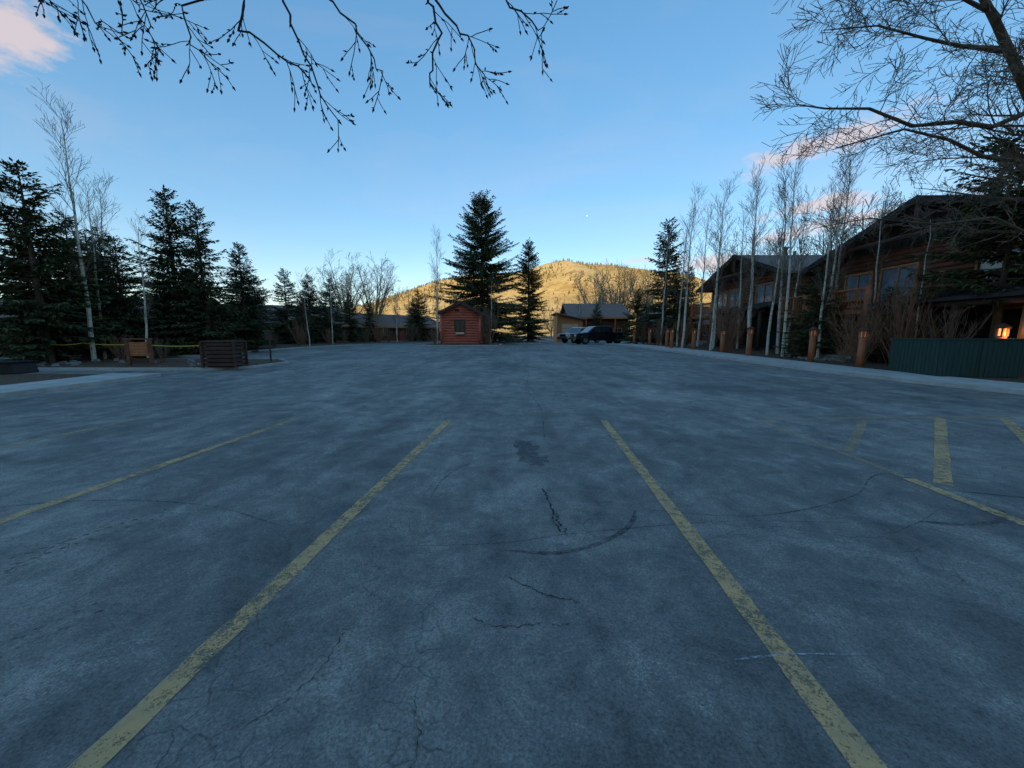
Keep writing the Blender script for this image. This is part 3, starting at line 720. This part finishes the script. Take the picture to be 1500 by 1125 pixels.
obj('landscape_rocks',mesh('landscape_rocks',V,F,'stone'))
def pickup(loc,rz,paint):
    p=empty('pickup_truck',loc,rz)
    prof=[(-2.9,.55),(-2.92,1.0),(-2.8,1.16),(-1.55,1.24),(-.85,1.86),(-.6,1.92),(.95,1.92),(1.15,1.84),(1.35,1.30),(2.95,1.30),(2.98,.6),(2.45,.5),(2.35,.85),(2.05,1.0),(1.75,.98),(1.5,.8),(1.42,.48),(-1.32,.48),(-1.42,.82),(-1.65,1.0),(-2.0,1.0),(-2.3,.82),(-2.4,.5)]
    body=G().prism(prof,'y',-.97,.97); body.put('body',paint,p,bevel=.05)
    for s in (-1,1):
        g=G(); y0=s*.975; y1=s*.99
        g.prism([(-1.28,1.30),(-.78,1.78),(-.12,1.80),(-.12,1.30)],'y',min(y0,y1),max(y0,y1)); g.prism([(-.02,1.30),(-.02,1.80),(.85,1.80),(1.08,1.32)],'y',min(y0,y1),max(y0,y1)); g.put('side_windows','glass',p)
        G().box(-1.15,-.95,min(s*.99,s*1.22),max(s*.99,s*1.22),1.25,1.45).put('mirror',paint,p)
        G().box(-1.3,1.4,min(s*.98,s*1.08),max(s*.98,s*1.08),.40,.47).put('running_board','black',p)
    G().prism([(-1.58,1.27),(-.90,1.84),(-.88,1.86),(-1.54,1.29)],'y',-.85,.85).put('windshield','glass',p)
    w=G();h=G()
    for x in (-1.85,1.9):
        for s in (-1,1):
            w.tube([(x,s*.72,.42),(x,s*.99,.42)],.42,18); h.tube([(x,s*.985,.42),(x,s*1.005,.42)],.24,12)
    w.put('tyres','black',p); h.put('wheel_rims','chrome',p)
    G().box(-3.06,-2.93,-.95,.95,.48,.72).put('front_bumper','chrome',p,bevel=.02)
    G().box(-2.96,-2.925,-.55,.55,.76,1.08).put('grille','chrome',p)
    for s in (-1,1): G().box(-2.97,-2.85,min(s*.6,s*.93),max(s*.6,s*.93),.82,1.04).put('headlamp','white',p,bevel=.01)
    G().box(3.0,3.12,-.95,.95,.5,.7).put('rear_bumper','chrome',p)
    G().box(1.45,2.88,-.85,.85,1.302,1.31).put('bed_cover','black',p)
pickup((9.3,40.5,.59),rad(14),'carblack')
pickup((8.6,46.5,.59),rad(32),'carsilver')
# ------------------------------------------------------------ hills
CR=[(-1400,30),(-900,35),(-500,44),(-350,56),(-272,76),(-200,105),(-157,122),(-72,136),(14,136),(60,146),(114,156),(186,152),(286,142),(357,130),(428,114),(514,96),(643,76),(930,50),(1400,40)]
def crest(x):
    if x<=CR[0][0]: return CR[0][1]
    for (a,h),(b,k) in zip(CR,CR[1:]):
        if x<=b: 
            t=(x-a)/(b-a); return h+(k-h)*t
    return CR[-1][1]
def hh(x,y):
    t=(y-330)/470; xs=x*800/max(y,500)
    base=crest(xs)*(sm(t)*.5+max(0,min(1,t))*.5) if t<1 else crest(xs)*(1-.5*min(1,(t-1)))
    v=Vector((x*.006,y*.006,0)); f=noise.fractal(v,.9,2.1,6); rg=abs(noise.noise(Vector((x*.009+3,y*.003,1))))
    k=sm(t*1.4)*min(1,base/90)*(1-.6*sm((t-.6)/.4))
    return max(-1,base+(f*13-rg*30)*k)
V=[];F=[];nx=170;ny=60
for j in range(ny+1):
    y=330+1100*(j/ny)**1.3
    for i in range(nx+1):
        x=-1500+3000*i/nx; V.append((x,y,hh(x,y) if j else -2))
for j in range(ny):
    for i in range(nx):
        a=j*(nx+1)+i; F.append((a,a+1,a+nx+2,a+nx+1))
obj('hills',mesh('hills',V,F,'hill',True))
r=random.Random(3); V=[];F=[]
cnt=0
while cnt<3600:
    x=r.uniform(-520,760); y=r.uniform(380,815); d=noise.fractal(Vector((x*.012,y*.012,5)),.8,2,4)
    if d<r.uniform(-.1,.5): continue
    z=hh(x,y)
    if z<4: continue
    cnt+=1; H=r.uniform(3,6); R0=H*.24; n=len(V)
    for lv,(zz,q) in enumerate(((0,1),(.45,.7))):
        m=len(V)
        for k in range(5):
            a=k*1.2566+r.random()*.3; V.append((x+R0*q*math.cos(a),y+R0*q*math.sin(a),z+H*zz))
        V.append((x,y,z+H*(.62 if lv==0 else 1)))
        for k in range(5): F.append((m+k,m+(k+1)%5,m+5))
obj('distant_forest',mesh('distant_forest',V,F,'forest'))
# the ridge behind the photographer that puts the valley floor in shade
V=[];F=[];nx=90;ny=16
for j in range(ny+1):
    t=j/ny; y=-190-330*t
    for i in range(nx+1):
        x=-1600+3200*i/nx; pr=math.sin(math.pi*min(1,t*1.02))**.8 if 0<t<1 else 0
        V.append((x,y,-1+pr*(128+10*noise.fractal(Vector((x*.004,y*.004,9)),1,2,4))))
for j in range(ny):
    for i in range(nx):
        a=j*(nx+1)+i; F.append((a,a+1,a+nx+2,a+nx+1))
obj('mountain_ridge',mesh('mountain_ridge',V,F,'hill',True))
def moon():
    d=Vector((110,569,173)).normalized()*2200
    bpy.ops.mesh.primitive_uv_sphere_add(segments=20,ring_count=10,radius=4.0,location=d)
    o=bpy.context.object; o.name='moon'; o.data.materials.append(M['moon']); o.scale=(1,.4,.7)
moon()
# ------------------------------------------------------------ sky, sun, camera
SUN_EL=14; SUN_AZ=202   # clockwise from +Y: behind and a little to the left
w=bpy.data.worlds.new('World'); S.world=w; w.use_nodes=True; nt=w.node_tree
bg=nt.nodes['Background']; out=nt.nodes['World Output']
sky=node(nt,'ShaderNodeTexSky',sky_type='NISHITA',sun_disc=False,sun_elevation=rad(SUN_EL),sun_rotation=rad(SUN_AZ),altitude=1200,air_density=1.0,dust_density=.25,ozone_density=1.0)
hs=node(nt,'ShaderNodeHueSaturation'); hs.inputs['Saturation'].default_value=1.78; hs.inputs['Value'].default_value=1
gm=node(nt,'ShaderNodeGamma'); gm.inputs[1].default_value=.56
lk(nt,sky.outputs[0],gm.inputs[0]); lk(nt,gm.outputs[0],hs.inputs['Color']); lk(nt,hs.outputs[0],bg.inputs[0]); bg.inputs[1].default_value=.43
tc=node(nt,'ShaderNodeTexCoord').outputs['Generated']
def cloud(center,rx,rz,tilt=0,soft=.6):
    c=Vector(center).normalized(); 
    x=Vector((c.y,-c.x,0)).normalized(); z=x.cross(c).normalized()
    X=x*math.cos(tilt)+z*math.sin(tilt); Z=z*math.cos(tilt)-x*math.sin(tilt)
    def dot(v,o,s):
        n=node(nt,'ShaderNodeVectorMath',operation='DOT_PRODUCT'); lk(nt,tc,n.inputs[0]); n.inputs[1].default_value=v
        return mth(nt,'DIVIDE',mth(nt,'SUBTRACT',n.outputs['Value'],o),s)
    a=dot(X,X.dot(c),rx); b=dot(Z,Z.dot(c),rz); q=dot(c,0,1)
    r2=mth(nt,'ADD',mth(nt,'MULTIPLY',a,a),mth(nt,'MULTIPLY',b,b))
    e=mth(nt,'ADD',mth(nt,'SQRT',r2),mth(nt,'MULTIPLY',mth(nt,'SUBTRACT',wn2,.5),4.2))
    m=mth(nt,'SUBTRACT',1.0,mth(nt,'DIVIDE',mth(nt,'SUBTRACT',e,.25),soft+.3),clamp=True)
    return mth(nt,'MULTIPLY',m,mth(nt,'GREATER_THAN',q,.2))
mp=node(nt,'ShaderNodeMapping'); mp.inputs['Scale'].default_value=(1,1,2.4); lk(nt,tc,mp.inputs[0])
wn2=nz(nt,mp.outputs[0],11,6,.62).outputs[0]
cl=[cloud((.565,.747,.350),.11,.022,.16),cloud((.585,.747,.245),.10,.018,.05),cloud((.47,.868,.165),.11,.022,-.05),cloud((-.72,.574,.43),.055,.05,0),cloud((.60,.70,.20),.13,.02,.1),cloud((.30,.93,.178),.07,.010,.0)]
m=cl[0]
for c in cl[1:]: m=mth(nt,'MAXIMUM',m,c)
mp2=node(nt,'ShaderNodeMapping'); mp2.inputs['Scale'].default_value=(1.2,3,5); mp2.inputs['Rotation'].default_value=(0,.3,.5); lk(nt,tc,mp2.inputs[0])
ci=ramp(nt,nz(nt,mp2.outputs[0],1.3,5,.55,.5).outputs[0],[(.50,0),(.8,.14)])
m=mth(nt,'MAXIMUM',mth(nt,'MULTIPLY',m,.75),ci)
bg2=node(nt,'ShaderNodeBackground'); bg2.inputs[0].default_value=(1,.80,.76,1); bg2.inputs[1].default_value=.85
mx=node(nt,'ShaderNodeMixShader'); lk(nt,m,mx.inputs[0]); lk(nt,bg.outputs[0],mx.inputs[1]); lk(nt,bg2.outputs[0],mx.inputs[2]); lk(nt,mx.outputs[0],out.inputs[0])
sl=bpy.data.lights.new('sun','SUN'); sl.energy=5.0; sl.angle=rad(.5); sl.color=(1,.74,.43)
so=bpy.data.objects.new('sun',sl); C.objects.link(so)
sd=Vector((math.sin(rad(SUN_AZ))*math.cos(rad(SUN_EL)),math.cos(rad(SUN_AZ))*math.cos(rad(SUN_EL)),math.sin(rad(SUN_EL))))
so.rotation_euler=sd.to_track_quat('Z','Y').to_euler()
cam=bpy.data.cameras.new('camera'); co=bpy.data.objects.new('camera',cam); C.objects.link(co)
co.location=(0,0,1.6); co.rotation_euler=(rad(90-7.6),0,0); cam.lens=12.98; cam.sensor_width=36; cam.clip_end=6000; cam.clip_start=.05
S.camera=co
S.view_settings.view_transform='Standard'; S.view_settings.look='None'; S.view_settings.exposure=0
print('faces',sum(len(m_.polygons) for m_ in bpy.data.meshes))
